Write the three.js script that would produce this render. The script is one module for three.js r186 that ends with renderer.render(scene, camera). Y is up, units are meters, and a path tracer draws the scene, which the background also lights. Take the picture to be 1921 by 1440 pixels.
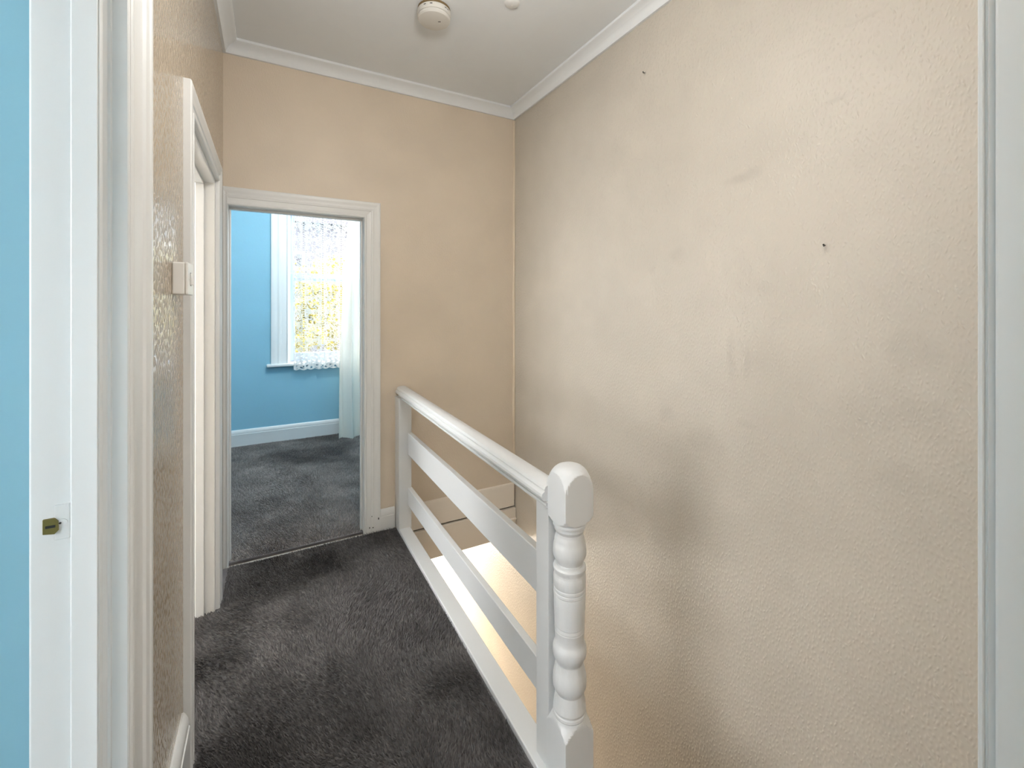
import * as THREE from 'three';
import { mergeGeometries, toCreasedNormals, mergeVertices } from 'three/addons/utils/BufferGeometryUtils.js';
import { RoundedBoxGeometry } from 'three/addons/geometries/RoundedBoxGeometry.js';

// ---------------------------------------------------------------- camera, sky, large lights, exposure
// World: x along the far landing wall, y up, depth D = -z down the landing. Landing floor is y = 0.
const scene = new THREE.Scene();
const camera = new THREE.PerspectiveCamera(2 * Math.atan(720 / 827.33) * 180 / Math.PI, 1921 / 1440, 0.02, 200);
camera.position.set(0, 1.43, 0);
camera.rotation.y = -0.5023;
camera.setViewOffset(1921, 1440, 0, 144.85, 1921, 1440);   // rising-front lens: verticals stay upright
camera.updateProjectionMatrix();

const LIGHT = { sky: 17, bedroom: 5.8, landing: 1.85, hall: 19, near: 1.5 };   // brightness of the overcast sky and of each added fill lamp
scene.background = new THREE.Color().setRGB(LIGHT.sky, 0.995 * LIGHT.sky, 0.985 * LIGHT.sky);   // bright overcast sky

const renderer = new THREE.WebGLRenderer();
renderer.toneMapping = THREE.LinearToneMapping;
renderer.toneMappingExposure = 1.0;
renderer.shadowMap.enabled = true;

// ---------------------------------------------------------------- numbers measured from the picture
const XL = -0.225, XR = 1.607, DB = 2.89, DN = 0.14, CEIL = 2.893, GROUND = -2.8, HALLCEIL = -0.267, DF = 5.305;

// ---------------------------------------------------------------- helpers
let seed = 7;
const rnd = () => { seed = (seed + 0x6d2b79f5) | 0; let t = Math.imul(seed ^ (seed >>> 15), 1 | seed); t = (t + Math.imul(t ^ (t >>> 7), 61 | t)) ^ t; return ((t ^ (t >>> 14)) >>> 0) / 4294967296; };
const hash = (x, y, s = 0) => { let h = Math.imul(x, 374761393) + Math.imul(y, 668265263) + Math.imul(s, 1274126177); h = Math.imul(h ^ (h >>> 13), 1274126177); return ((h ^ (h >>> 16)) >>> 0) / 4294967296; };
const mod = (a, n) => ((a % n) + n) % n;
function vnoise(x, y, px, py, s) {       // tileable value noise, period px, py
  const xi = Math.floor(x), yi = Math.floor(y), fx = x - xi, fy = y - yi;
  const u = fx * fx * (3 - 2 * fx), v = fy * fy * (3 - 2 * fy);
  const g = (i, j) => hash(mod(i, px), mod(j, py), s);
  return (g(xi, yi) * (1 - u) + g(xi + 1, yi) * u) * (1 - v) + (g(xi, yi + 1) * (1 - u) + g(xi + 1, yi + 1) * u) * v;
}
function fbm(x, y, p, s, oct = 4) { let a = 0, w = 0.5, t = 0; for (let o = 0; o < oct; o++) { a += w * vnoise(x * (1 << o), y * (1 << o), p << o, p << o, s + o); t += w; w *= 0.5; } return a / t; }
function texture(n, fn, srgb, repeat) {
  const data = new Uint8Array(n * n * 4);
  for (let j = 0; j < n; j++) for (let i = 0; i < n; i++) {
    const c = fn(i, j), o = (j * n + i) * 4;
    if (typeof c === 'number') data[o] = data[o + 1] = data[o + 2] = Math.max(0, Math.min(255, c * 255));
    else for (let k = 0; k < 3; k++) data[o + k] = Math.max(0, Math.min(255, c[k] * 255));
    data[o + 3] = 255;
  }
  const t = new THREE.DataTexture(data, n, n);
  t.wrapS = t.wrapT = THREE.RepeatWrapping; t.magFilter = THREE.LinearFilter; t.minFilter = THREE.LinearMipmapLinearFilter; t.generateMipmaps = true;
  if (srgb) t.colorSpace = THREE.SRGBColorSpace;
  t.repeat.set(repeat, repeat); t.needsUpdate = true;
  return t;
}
const names = new Map();
function numbered(n) { const k = names.get(n) ?? 0; names.set(n, k + 1); return k ? n + '_' + String(k).padStart(3, '0') : n; }
function shade(m) { m.castShadow = true; m.receiveShadow = true; return m; }
function part(parent, name, geo, mat, label) {
  const m = shade(new THREE.Mesh(geo, mat)); m.name = name; parent.add(m);
  if (label) m.userData.label = label;
  return m;
}
function thing(name, label, category, at = [0, 0, 0], extra = {}) {
  const g = new THREE.Group(); g.name = numbered(name); g.position.set(at[0], at[1], -at[2]);
  g.userData = { label, category, ...extra }; scene.add(g); return g;
}
function struct(name, label, category, geo, mat) {
  const m = shade(new THREE.Mesh(geo, mat)); m.name = numbered(name); m.userData = { label, category, kind: 'structure' }; scene.add(m); return m;
}
const structGroup = (name, label, category) => thing(name, label, category, [0, 0, 0], { kind: 'structure' });
function metreUV(g) {
  const p = g.attributes.position, n = g.attributes.normal, uv = new Float32Array(p.count * 2);
  for (let i = 0; i < p.count; i++) {
    const ax = Math.abs(n.getX(i)), ay = Math.abs(n.getY(i)), az = Math.abs(n.getZ(i));
    if (ax >= ay && ax >= az) { uv[2 * i] = -p.getZ(i); uv[2 * i + 1] = p.getY(i); }
    else if (ay >= az) { uv[2 * i] = p.getX(i); uv[2 * i + 1] = -p.getZ(i); }
    else { uv[2 * i] = p.getX(i); uv[2 * i + 1] = p.getY(i); }
  }
  g.setAttribute('uv', new THREE.BufferAttribute(uv, 2)); return g;
}
function box(x0, x1, y0, y1, d0, d1) {
  const g = new THREE.BoxGeometry(x1 - x0, y1 - y0, d1 - d0);
  g.translate((x0 + x1) / 2, (y0 + y1) / 2, -(d0 + d1) / 2);
  return metreUV(g);
}
function rbox(x0, x1, y0, y1, d0, d1, r = 0.004, seg = 2) {
  const g = new RoundedBoxGeometry(x1 - x0, y1 - y0, d1 - d0, seg, Math.min(r, (x1 - x0) / 2.01, (y1 - y0) / 2.01, (d1 - d0) / 2.01));
  g.translate((x0 + x1) / 2, (y0 + y1) / 2, -(d0 + d1) / 2);
  return g;
}
const merge = (list) => mergeGeometries(list.map((g) => { const k = g.index ? g.toNonIndexed() : g; for (const a of Object.keys(k.attributes)) if (!['position', 'normal', 'uv'].includes(a)) k.deleteAttribute(a); return k; }));
// a straight moulding: closed profile of [a, b], start(a, b) and end(a, b) give [x, y, d]; ends are capped
function moulding(profile, start, end, crease = 0.5) {
  const pos = [], n = profile.length, push = (p) => pos.push(p[0], p[1], -p[2]);
  const A = profile.map(([a, b]) => start(a, b)), B = profile.map(([a, b]) => end(a, b));
  for (let i = 0; i < n; i++) { const j = (i + 1) % n; push(A[i]); push(B[i]); push(B[j]); push(A[i]); push(B[j]); push(A[j]); }
  const tri = THREE.ShapeUtils.triangulateShape(profile.map(([a, b]) => new THREE.Vector2(a, b)), []);
  for (const [i, j, k] of tri) { push(A[i]); push(A[j]); push(A[k]); push(B[i]); push(B[k]); push(B[j]); }
  let g = new THREE.BufferGeometry(); g.setAttribute('position', new THREE.Float32BufferAttribute(pos, 3));
  // wind outwards
  g.computeBoundingBox(); let vol = 0; const v = g.attributes.position, a = new THREE.Vector3(), b = new THREE.Vector3(), c = new THREE.Vector3();
  for (let i = 0; i < v.count; i += 3) { a.fromBufferAttribute(v, i); b.fromBufferAttribute(v, i + 1); c.fromBufferAttribute(v, i + 2); vol += a.dot(b.cross(c)); }
  if (vol < 0) { for (let i = 0; i < v.count; i += 3) { for (let k = 0; k < 3; k++) { const o = v.array, p = (i + 1) * 3 + k, q = (i + 2) * 3 + k, t = o[p]; o[p] = o[q]; o[q] = t; } } }
  g = mergeVertices(g, 1e-5); g = toCreasedNormals(g, crease);
  return metreUV(g);
}
const arc = (cx, cy, r, a0, a1, n) => Array.from({ length: n + 1 }, (_, i) => { const t = (a0 + (a1 - a0) * i / n) * Math.PI / 180; return [cx + r * Math.cos(t), cy + r * Math.sin(t)]; });

// ---------------------------------------------------------------- textures and materials
// embossed wallpaper: upright beads of paint, 0.64 m tile
const embossField = (() => {
  const n = 1024, f = new Float32Array(n * n), mm = n / 640;
  const cols = 60, rows = 34;
  for (let r = 0; r < rows; r++) for (let c = 0; c < cols; c++) {
    const cx = (c + 0.5 * (r % 2) + (hash(c, r, 1) - 0.5) * 0.8) * n / cols, cy = (r + (hash(c, r, 2) - 0.5) * 0.9) * n / rows;
    const sx = (2.0 + hash(c, r, 3) * 1.6) * mm, sy = (4.0 + hash(c, r, 4) * 4.5) * mm, an = (hash(c, r, 5) - 0.5) * 0.9, h = 0.45 + 0.55 * hash(c, r, 6);
    const ca = Math.cos(an), sa = Math.sin(an), R = Math.ceil(sy * 2.2);
    for (let y = -R; y <= R; y++) for (let x = -R; x <= R; x++) {
      const u = (x * ca + y * sa) / sx, v = (-x * sa + y * ca) / sy, w = h * Math.exp(-(u * u + v * v));
      if (w < 0.02) continue;
      const o = mod(Math.round(cy + y), n) * n + mod(Math.round(cx + x), n);
      if (w > f[o]) f[o] = w;
    }
  }
  return f;
})();
const embossTex = texture(1024, (i, j) => embossField[j * 1024 + i] * 0.9 + 0.1 * fbm(i / 32, j / 32, 32, 40, 3), false, 1 / 0.64);
const plasterTex = texture(512, (i, j) => 0.6 * fbm(i / 64, j / 64, 8, 50, 5) + 0.4 * fbm(i / 8, j / 8, 64, 60, 2), false, 1 / 0.8);
// stairwell wall: hand marks, scuffs and damp patches where the picture has them (centre depth, height, half width, half height, strength)
const MARKS = [[1.09, 1.93, 0.075, 0.02, 0.10], [1.02, 1.95, 0.03, 0.014, 0.06], [1.52, 1.62, 0.03, 0.05, 0.09], [1.4, 1.66, 0.05, 0.04, 0.07], [1.04, 1.56, 0.10, 0.09, 0.055], [0.97, 1.5, 0.05, 0.07, 0.05],
  [0.777, 1.62, 0.013, 0.022, 0.22], [1.12, 1.25, 0.02, 0.1, 0.07], [1.05, 1.22, 0.015, 0.06, 0.07], [1.45, 0.94, 0.06, 0.05, 0.06], [1.06, 0.98, 0.07, 0.02, 0.08], [1.25, 0.86, 0.09, 0.06, 0.05],
  [0.62, 1.1, 0.14, 0.09, 0.06], [0.56, 1.3, 0.08, 0.05, 0.06], [0.6, 0.92, 0.09, 0.05, 0.05], [0.8, 0.9, 0.08, 0.06, 0.04], [1.5, 0.27, 0.05, 0.07, 0.05], [1.18, 0.1, 0.09, 0.11, 0.05], [0.9, 0.45, 0.05, 0.05, 0.05],
  [0.66, 2.32, 0.05, 0.006, 0.08], [0.85, 2.3, 0.04, 0.006, 0.07], [0.5, 2.02, 0.02, 0.02, 0.07], [0.75, 2.1, 0.03, 0.008, 0.07], [1.576, 2.569, 0.004, 0.005, 0.5], [1.48, 2.52, 0.003, 0.004, 0.3], [1.82, 2.13, 0.004, 0.004, 0.25]];
const STAIN = 5.8;
const stairWallTex = texture(1024, (i, j) => {
  const D = (i + 0.5) / 1024 * STAIN, Y = (j + 0.5) / 1024 * STAIN - 2.85;
  let k = 1 + 0.05 * (fbm(D * 2.2, Y * 2.2, 64, 70, 3) - 0.5) + 0.03 * (fbm(D * 9, Y * 9, 128, 80, 2) - 0.5);
  const wob = 1.6 * (fbm(D * 14, Y * 14, 128, 90, 2) - 0.5);
  for (const [d, y, w, h, s] of MARKS) {
    const q = Math.hypot((D - d) / w, (Y - y) / h); if (q > 2.2) continue;
    const e = Math.max(0, Math.min(1, (1.15 - q + wob) / 0.9)); k -= 0.45 * s * e * (0.75 + 0.5 * fbm(D * 40, Y * 40, 256, 100, 2));
  }
  const w = 0.5 + 0.5 * (fbm(D * 1.3, Y * 1.3, 32, 110, 3) - 0.5);
  return [0.775 * k, (0.742 + 0.006 * w) * k, (0.688 + 0.02 * w) * k];
}, true, 1 / STAIN);
stairWallTex.offset.set(0, 2.85 / STAIN);
const mottle = (base, amt, s, tile, n = 512) => texture(n, (i, j) => { const k = 1 + amt * (fbm(i / n * 6, j / n * 6, 6, s, 5) - 0.5) * 2; return base.map((c) => c * k); }, true, 1 / tile);
const mat = (o) => new THREE.MeshPhysicalMaterial({ roughness: 0.6, ...o });

const M = {
  stairWall: mat({ map: stairWallTex, roughness: 0.5, bumpMap: embossTex, bumpScale: 0.0013 }),
  beige: mat({ map: mottle([0.87, 0.815, 0.742], 0.03, 120, 1.7), roughness: 0.5, bumpMap: embossTex, bumpScale: 0.00035 }),
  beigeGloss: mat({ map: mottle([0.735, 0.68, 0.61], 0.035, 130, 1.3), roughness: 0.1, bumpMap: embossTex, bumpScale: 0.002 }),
  blue: mat({ map: mottle([0.56, 0.755, 0.835], 0.02, 140, 2.1), roughness: 0.7, bumpMap: plasterTex, bumpScale: 0.0006 }),
  ceiling: mat({ map: mottle([0.922, 0.938, 0.95], 0.012, 150, 1.9), roughness: 0.85, bumpMap: plasterTex, bumpScale: 0.0005 }),
  white: mat({ color: '#e6e7e6', roughness: 0.32 }),
  balustrade: mat({ color: '#dcdedf', roughness: 0.35 }),
  cream: mat({ color: '#efe6da', roughness: 0.45 }),
  filler: mat({ color: '#dfd0ba', roughness: 0.5 }),
  detector: mat({ color: '#d9d7d1', roughness: 0.4 }),
  plainWall: mat({ color: '#d9cfc0', roughness: 0.7 }),
  roomFloor: mat({ color: '#77706a', roughness: 0.9 }),
  carpet: mat({ map: mottle([0.40, 0.39, 0.395], 0.22, 160, 0.55), roughness: 1 }),
  underlay: mat({ color: '#161514', roughness: 1 }),
  tuft: mat({ color: '#ffffff', vertexColors: true, roughness: 0.95, side: THREE.DoubleSide }),
  binding: mat({ color: '#b9b7b4', roughness: 0.6 }),
  plastic: mat({ color: '#f1f0ec', roughness: 0.3 }),
  dark: mat({ color: '#2b2a29', roughness: 0.6 }),
  yellowed: mat({ color: '#7d6a48', roughness: 0.7 }),
  brass: mat({ color: '#9a8a52', roughness: 0.35, metalness: 0.8 }),
  glass: mat({ color: '#ffffff', roughness: 0.02, transmission: 1, thickness: 0, ior: 1.5 }),
  lace: mat({ color: '#ececea', roughness: 0.95, transmission: 0.08, thickness: 0, side: THREE.DoubleSide }),
  curtain: mat({ color: '#fbf7ec', roughness: 0.95, transmission: 0.2, thickness: 0, side: THREE.DoubleSide, bumpMap: plasterTex, bumpScale: 0.002 }),
  sash: mat({ color: '#b4c8ea', roughness: 0.35 }),  // white sashes, with the bluish tint of shade painted into their colour
  brick: mat({ color: '#7f7a78', roughness: 0.9 }),
  slate: mat({ color: '#201f2a', roughness: 0.7 }),
  render: mat({ color: '#424148', roughness: 0.9 }),
  asphalt: mat({ color: '#3a3b3e', roughness: 0.95 }),
  leaf: mat({ color: '#8a8018', roughness: 0.8, transmission: 0.3, thickness: 0, side: THREE.DoubleSide }),
  bark: mat({ color: '#5d5145', roughness: 0.95 }),
  timber: mat({ color: '#8a7358', roughness: 0.6 }),
};

// ---------------------------------------------------------------- shell of the landing and stairwell
const T = 0.1;
struct('wall_right', 'tall beige embossed wall running down the stairwell with faint hand marks', 'wall', box(XR, XR + 0.2, GROUND, CEIL, -0.1, DF), M.stairWall);
struct('wall_back', 'beige wall with the open doorway to the blue bedroom', 'wall', merge([
  box(XL - T, -0.215, 0, CEIL, DB, DB + T), box(-0.215, 0.535, 2.005, CEIL, DB, DB + T), box(0.535, XR, HALLCEIL, CEIL, DB, DB + T), box(XL - T, 0.535, HALLCEIL, -0.012, DB, DB + T),
]), M.beige);
const D1 = [0.2, 0.955], D2 = [1.7, 2.5], TOP = 2.03;    // the two doorways in the side wall
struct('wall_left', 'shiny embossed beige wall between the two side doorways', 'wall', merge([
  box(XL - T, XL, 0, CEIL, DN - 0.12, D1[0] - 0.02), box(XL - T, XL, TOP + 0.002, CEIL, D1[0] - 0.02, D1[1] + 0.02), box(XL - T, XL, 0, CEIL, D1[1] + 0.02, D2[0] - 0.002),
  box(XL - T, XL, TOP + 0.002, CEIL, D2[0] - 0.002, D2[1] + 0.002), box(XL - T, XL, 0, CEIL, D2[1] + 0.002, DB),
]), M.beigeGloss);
const NX = [-0.17, 0.6];                                   // doorway the picture is taken from
struct('wall_front', 'beige wall round the doorway the landing is seen from', 'wall', merge([
  box(XL, NX[0] - 0.03, 0, CEIL, 0.02, DN), box(NX[0] - 0.03, NX[1] + 0.03, TOP + 0.03, CEIL, 0.02, DN), box(NX[1] + 0.03, XR, GROUND, CEIL, 0.02, DN),
]), M.beige);
struct('ceiling', 'pale grey painted ceiling over the landing', 'ceiling', box(XL - T, XR + 0.2, CEIL, CEIL + 0.12, 0, DB + T), M.ceiling);
const EDGE = 0.79;                                          // stairwell edge of the landing floor
const floor = struct('floor', 'landing floor under charcoal carpet', 'floor', box(XL - T, EDGE, HALLCEIL, -0.012, DN - 0.12, DB), M.underlay);
part(floor, 'carpet', merge([box(XL, 0.719, -0.012, 0, DN - 0.12, 2.866), box(XL - T, XL, -0.012, 0, D2[0] + 0.02, D2[1] - 0.02), box(XL - T, XL, -0.012, 0, D1[0], D1[1])]), M.carpet, 'charcoal landing carpet');
part(floor, 'carpet_binding', rbox(XL + 0.01, 0.53, -0.01, 0.004, 2.864, 2.871, 0.003), M.binding, 'pale frayed carpet edge at the doorway');
struct('wall_hall', 'plain wall under the landing beside the stairs', 'wall', box(EDGE - 0.1, EDGE - 0.001, GROUND, HALLCEIL, 0.02, DF), M.plainWall);

// coving
const cove = (() => { const c = 0.067, p = [[0, 0], [0, -c], [0.006, -c]]; for (const [x, y] of arc(c + 0.012, -c - 0.012, c - 0.001, 178, 92, 8)) p.push([Math.min(c, Math.max(0.006, x)), Math.max(-c, Math.min(-0.006, y))]); p.push([c, -0.006], [c, 0]); return p; })();
const coveSide = (a, b, end) => [a, b, end];
struct('trim_1', 'white coving along the top of the bedroom doorway wall', 'coving', moulding(cove, (a, b) => [XL + a, CEIL + b, DB - a], (a, b) => [XR - a, CEIL + b, DB - a]), M.ceiling);
struct('trim_2', 'white coving along the top of the stairwell wall', 'coving', moulding(cove, (a, b) => [XR - a, CEIL + b, DB - a], (a, b) => [XR - a, CEIL + b, DN + a]), M.ceiling);
struct('trim_3', 'white coving along the top of the light switch wall', 'coving', moulding(cove, (a, b) => [XL + a, CEIL + b, DB - a], (a, b) => [XL + a, CEIL + b, DN + a]), M.ceiling);

// skirtings
const skirt = (h, t) => [[0, 0], [t, 0], [t, h - 0.045], [t - 0.003, h - 0.042], [t - 0.002, h - 0.036], [t - 0.004, h - 0.02], [t - 0.010, h - 0.006], [t - 0.015, h], [0, h]];
const SK = skirt(0.135, 0.02);
struct('baseboard_back', 'short white skirting between the bedroom doorway and the balustrade', 'skirting', moulding(SK, (a, b) => [0.618, b - 0.004, DB - a], (a, b) => [0.712, b - 0.004, DB - a]), M.white);
struct('baseboard_left', 'white skirting under the light switch', 'skirting', moulding(skirt(0.25, 0.02), (a, b) => [XL + a, b - 0.004, 1.112], (a, b) => [XL + a, b - 0.004, 1.59]), M.white);
struct('baseboard_stairwell', 'cream skirting on the wall above the stair opening', 'skirting', moulding([[0, 0], [0.018, 0], [0.018, 0.15], [0.012, 0.165], [0, 0.168]], (a, b) => [0.80, b - 0.05, DB - a], (a, b) => [1.596, b - 0.05, DB - a]), M.cream);
struct('trim_4', 'cream apron board below the skirting over the stairs', 'board', merge([rbox(0.80, XR - 0.002, HALLCEIL, -0.062, DB - 0.03, DB, 0.004), moulding([[0, 0], [0.012, 0.004], [0.012, 0.012], [0, 0.016]], (a, b) => [1.5, b - 0.15, DB - 0.03 - a], (a, b) => [XR - 0.004, b - 0.15, DB - 0.03 - a])].map((g) => g)), M.cream);
// filler bead in the corner of the stairwell
struct('trim_5', 'uneven cream filler bead down the corner of the stairwell', 'corner bead', (() => {
  const g = new THREE.CylinderGeometry(0.011, 0.011, 2.68, 8, 60); const p = g.attributes.position;
  for (let i = 0; i < p.count; i++) { const y = p.getY(i), k = 0.75 + 0.5 * fbm(y * 6 + 50, 3, 64, 200, 3); p.setX(i, p.getX(i) * k + 0.004 * (vnoise(y * 4 + 40, 7, 64, 64, 9) - 0.5)); p.setZ(i, p.getZ(i) * k); }
  g.computeVertexNormals(); g.translate(XR - 0.004, 0.118 + 1.34 + 0.02, -(DB - 0.004)); return g;
})(), M.filler);

// ---------------------------------------------------------------- door surrounds
// architrave profile: a = distance out from the opening edge, b = proud of the wall
const archProfile = (w, t) => [[0, 0], [0, t * 0.55], ...arc(0.007, t * 0.55, 0.006, 180, 0, 6).map(([x, y]) => [x, y]), [0.016, t * 0.42], [0.022, t * 0.5], [w * 0.42, t * 0.55], [w * 0.45, t * 0.72], [w * 0.55, t * 0.85], [w * 0.62, t * 0.72], [w * 0.68, t * 0.75], [w * 0.78, t * 0.98], [w * 0.9, t], [w * 0.97, t * 0.94], [w, t * 0.8], [w, 0]];
// surround in a wall of constant depth (x runs along it)
function architraveX(g, x0, x1, top, d, out, w, t, mat) {
  const P = archProfile(w, t), at = (x, y, b) => [x, y, d + out * b];
  part(g, 'architrave', moulding(P, (a, b) => at(x0 - a, -0.01, b), (a, b) => at(x0 - a, top + a, b)), mat);
  part(g, 'architrave', moulding(P, (a, b) => at(x1 + a, -0.01, b), (a, b) => at(x1 + a, top + a, b)), mat);
  part(g, 'architrave_head', moulding(P, (a, b) => at(x0 - a, top + a, b), (a, b) => at(x1 + a, top + a, b)), mat);
}
function architraveD(g, d0, d1, top, x, out, w, t, mat, near = true) {
  const P = archProfile(w, t), at = (d, y, b) => [x + out * b, y, d];
  if (near) part(g, 'architrave', moulding(P, (a, b) => at(d0 - a, -0.01, b), (a, b) => at(d0 - a, top + a, b)), mat);
  part(g, 'architrave', moulding(P, (a, b) => at(d1 + a, -0.01, b), (a, b) => at(d1 + a, top + a, b)), mat);
  part(g, 'architrave_head', moulding(P, (a, b) => at(d0 - a, top + a, b), (a, b) => at(d1 + a, top + a, b)), mat);
}
// door_1: the bedroom doorway
{
  const g = structGroup('door_1', 'white moulded door surround of the blue bedroom', 'door frame');
  const x0 = -0.2, x1 = 0.52, y = 1.99;
  const P = archProfile(0.1, 0.022), at = (x, yy, b) => [x, yy, DB - b];
  part(g, 'architrave', moulding(P, (a, b) => at(x1 + a, -0.01, b), (a, b) => at(x1 + a, y + a, b)), M.white);
  part(g, 'architrave_head', moulding(P, (a, b) => at(Math.max(XL + 0.001, x0 - a), y + a, b), (a, b) => at(x1 + a, y + a, b)), M.white);
  part(g, 'architrave', moulding([[0, 0], [0, 0.012], [0.006, 0.02], [0.012, 0.014], [0.018, 0.02], [0.024, 0.022], [0.024, 0]], (a, b) => at(x0 - a, -0.01, b), (a, b) => at(x0 - a, y + 0.1, b)), M.white);
  part(g, 'lining', rbox(x0 - 0.024, x0, -0.01, y, DB, DB + T + 0.002, 0.002), M.white);
  part(g, 'lining', rbox(x1, x1 + 0.025, -0.01, y, DB, DB + T + 0.002, 0.002), M.white);
  part(g, 'lining_head', rbox(x0 - 0.024, x1 + 0.025, y, y + 0.025, DB, DB + T + 0.002, 0.002), M.white);
  part(g, 'door_stop', rbox(x1 - 0.012, x1, 0, y - 0.012, DB + 0.045, DB + 0.075, 0.002), M.white);
  part(g, 'door_stop', rbox(x0, x0 + 0.008, 0, y - 0.012, DB + 0.045, DB + 0.075, 0.002), M.white);
  part(g, 'door_stop', rbox(x0, x1, y - 0.012, y, DB + 0.045, DB + 0.075, 0.002), M.white);
  for (const [x, yy, w, h] of [[0.607, 0.083, 0.006, 0.012], [0.573, 0.033, 0.006, 0.005], [0.552, 0.036, 0.004, 0.009], [0.566, 0.105, 0.004, 0.004]]) part(g, 'paint_chip', rbox(x - w / 2, x + w / 2, yy - h / 2, yy + h / 2, DB - 0.0232, DB - 0.018, 0.001), M.dark, 'dark chip in the paint');
}
// door_2: side doorway beyond the light switch
{
  const g = structGroup('door_2', 'white door surround beyond the light switch', 'door frame');
  const [a0, a1] = D2;
  architraveD(g, a0, a1, TOP - 0.005, XL, 1, 0.085, 0.022, M.white);
  part(g, 'lining', rbox(XL - T - 0.004, XL, -0.01, TOP, a1 - 0.022, a1 + 0.004, 0.003), M.white);
  part(g, 'lining', rbox(XL - T - 0.004, XL, -0.01, TOP, a0 - 0.004, a0 + 0.022, 0.003), M.white);
  part(g, 'lining_head', rbox(XL - T - 0.004, XL, TOP - 0.022, TOP + 0.004, a0, a1, 0.003), M.white);
  part(g, 'door_stop', rbox(XL - 0.075, XL - 0.04, 0, TOP - 0.03, a1 - 0.034, a1 - 0.022, 0.003), M.white);
  part(g, 'door_stop', rbox(XL - 0.075, XL - 0.04, 0, TOP - 0.03, a0 + 0.022, a0 + 0.034, 0.003), M.white);
  part(g, 'door_stop', rbox(XL - 0.075, XL - 0.04, TOP - 0.034, TOP - 0.022, a0 + 0.022, a1 - 0.022, 0.003), M.white);
}
// door_3: side doorway to the blue room, its far jamb fills the edge of the picture
{
  const g = structGroup('door_3', 'white door frame with a painted latch keep and the blue room behind', 'door frame');
  const d1 = D1[1], top = TOP;
  // jamb section in plan: [x, d]
  const jamb = [[-0.327, d1 + 0.03], [-0.327, d1 + 0.006], ...arc(-0.321, d1 + 0.006, 0.006, 180, 270, 4), [-0.276, d1], [-0.276, d1 - 0.008], ...arc(-0.272, d1 - 0.008, 0.004, 180, 270, 4), [-0.2435, d1 - 0.012], [-0.2425, d1 - 0.010], [-0.241, d1 - 0.0105], [-0.2385, d1 - 0.004], [-0.2335, d1 - 0.001], [-0.2295, d1 - 0.0015], [-0.228, d1 + 0.0005], [-0.2085, d1], [-0.2065, d1 + 0.002], [-0.2065, d1 + 0.03]];
  const j = part(g, 'jamb', moulding(jamb, (a, b) => [a, -0.01, b], (a, b) => [a, top, b], 0.35), M.white);
  const J2 = jamb.map(([x, d]) => [x, D1[0] - (d - d1)]);
  part(g, 'jamb', moulding(J2, (a, b) => [a, -0.01, b], (a, b) => [a, top, b], 0.35), M.white);
  part(g, 'jamb_head', rbox(-0.318, -0.2065, top - 0.02, top + 0.01, D1[0], d1, 0.003), M.white);
  // moulded architrave of this doorway, wider than the others
  const Pw = [[0, 0], [0.0, 0.016], ...arc(0.008, 0.016, 0.006, 170, 0, 6), [0.02, 0.0105], [0.03, 0.0125], [0.034, 0.0175], [0.045, 0.0185], [0.05, 0.0135], [0.06, 0.0135], [0.105, 0.015], [0.11, 0.0195], [0.125, 0.0215], [0.131, 0.017], [0.138, 0.0225], [0.15, 0.0225], [0.156, 0.018], [0.156, 0]];
  const at = (d, y, b) => [XL + b, y, d];
  part(g, 'architrave', moulding(Pw, (a, b) => at(d1 + 0.004 + a, -0.01, b), (a, b) => at(d1 + 0.004 + a, top + a, b), 0.35), M.white);
  part(g, 'architrave', moulding(Pw.map(([a, b]) => [Math.min(a, 0.05), b]), (a, b) => at(D1[0] - 0.004 - a, -0.01, b), (a, b) => at(D1[0] - 0.004 - a, top + a, b), 0.35), M.white);
  part(g, 'architrave_head', moulding(Pw, (a, b) => at(D1[0] - 0.004, top + a, b), (a, b) => at(d1 + 0.004 + a, top + a, b), 0.35), M.white);
  // latch keep
  const k = part(j, 'latch_keep', rbox(-0.2965, -0.2785, 1.063, 1.118, d1 - 0.0025, d1 + 0.001, 0.0012), M.white, 'painted latch keep plate');
  void k;
  part(j, 'latch_lip', (() => { const pts = [[-0.309, 1.076], [-0.309, 1.0985], [-0.2955, 1.0985], [-0.291, 1.093], [-0.291, 1.079], [-0.2955, 1.074]]; return moulding(pts, (a, b) => [a, b, d1 - 0.0048], (a, b) => [a, b, d1 - 0.0008]); })(), M.brass, 'worn brass lip of the latch keep');
  part(j, 'latch_slot', rbox(-0.306, -0.2945, 1.0845, 1.0885, d1 - 0.0056, d1 - 0.003, 0.0005), M.dark);
  const scr = new THREE.CylinderGeometry(0.0055, 0.0055, 0.0025, 20); scr.rotateX(Math.PI / 2); scr.translate(-0.2865, 1.090, -(d1 - 0.0025)); part(j, 'screw', scr, M.white);
  const sd = new THREE.CylinderGeometry(0.0016, 0.0016, 0.002, 10); sd.rotateX(Math.PI / 2); sd.translate(-0.2893, 1.0895, -(d1 - 0.0035)); part(j, 'screw_slot', sd, M.dark);
}
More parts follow.
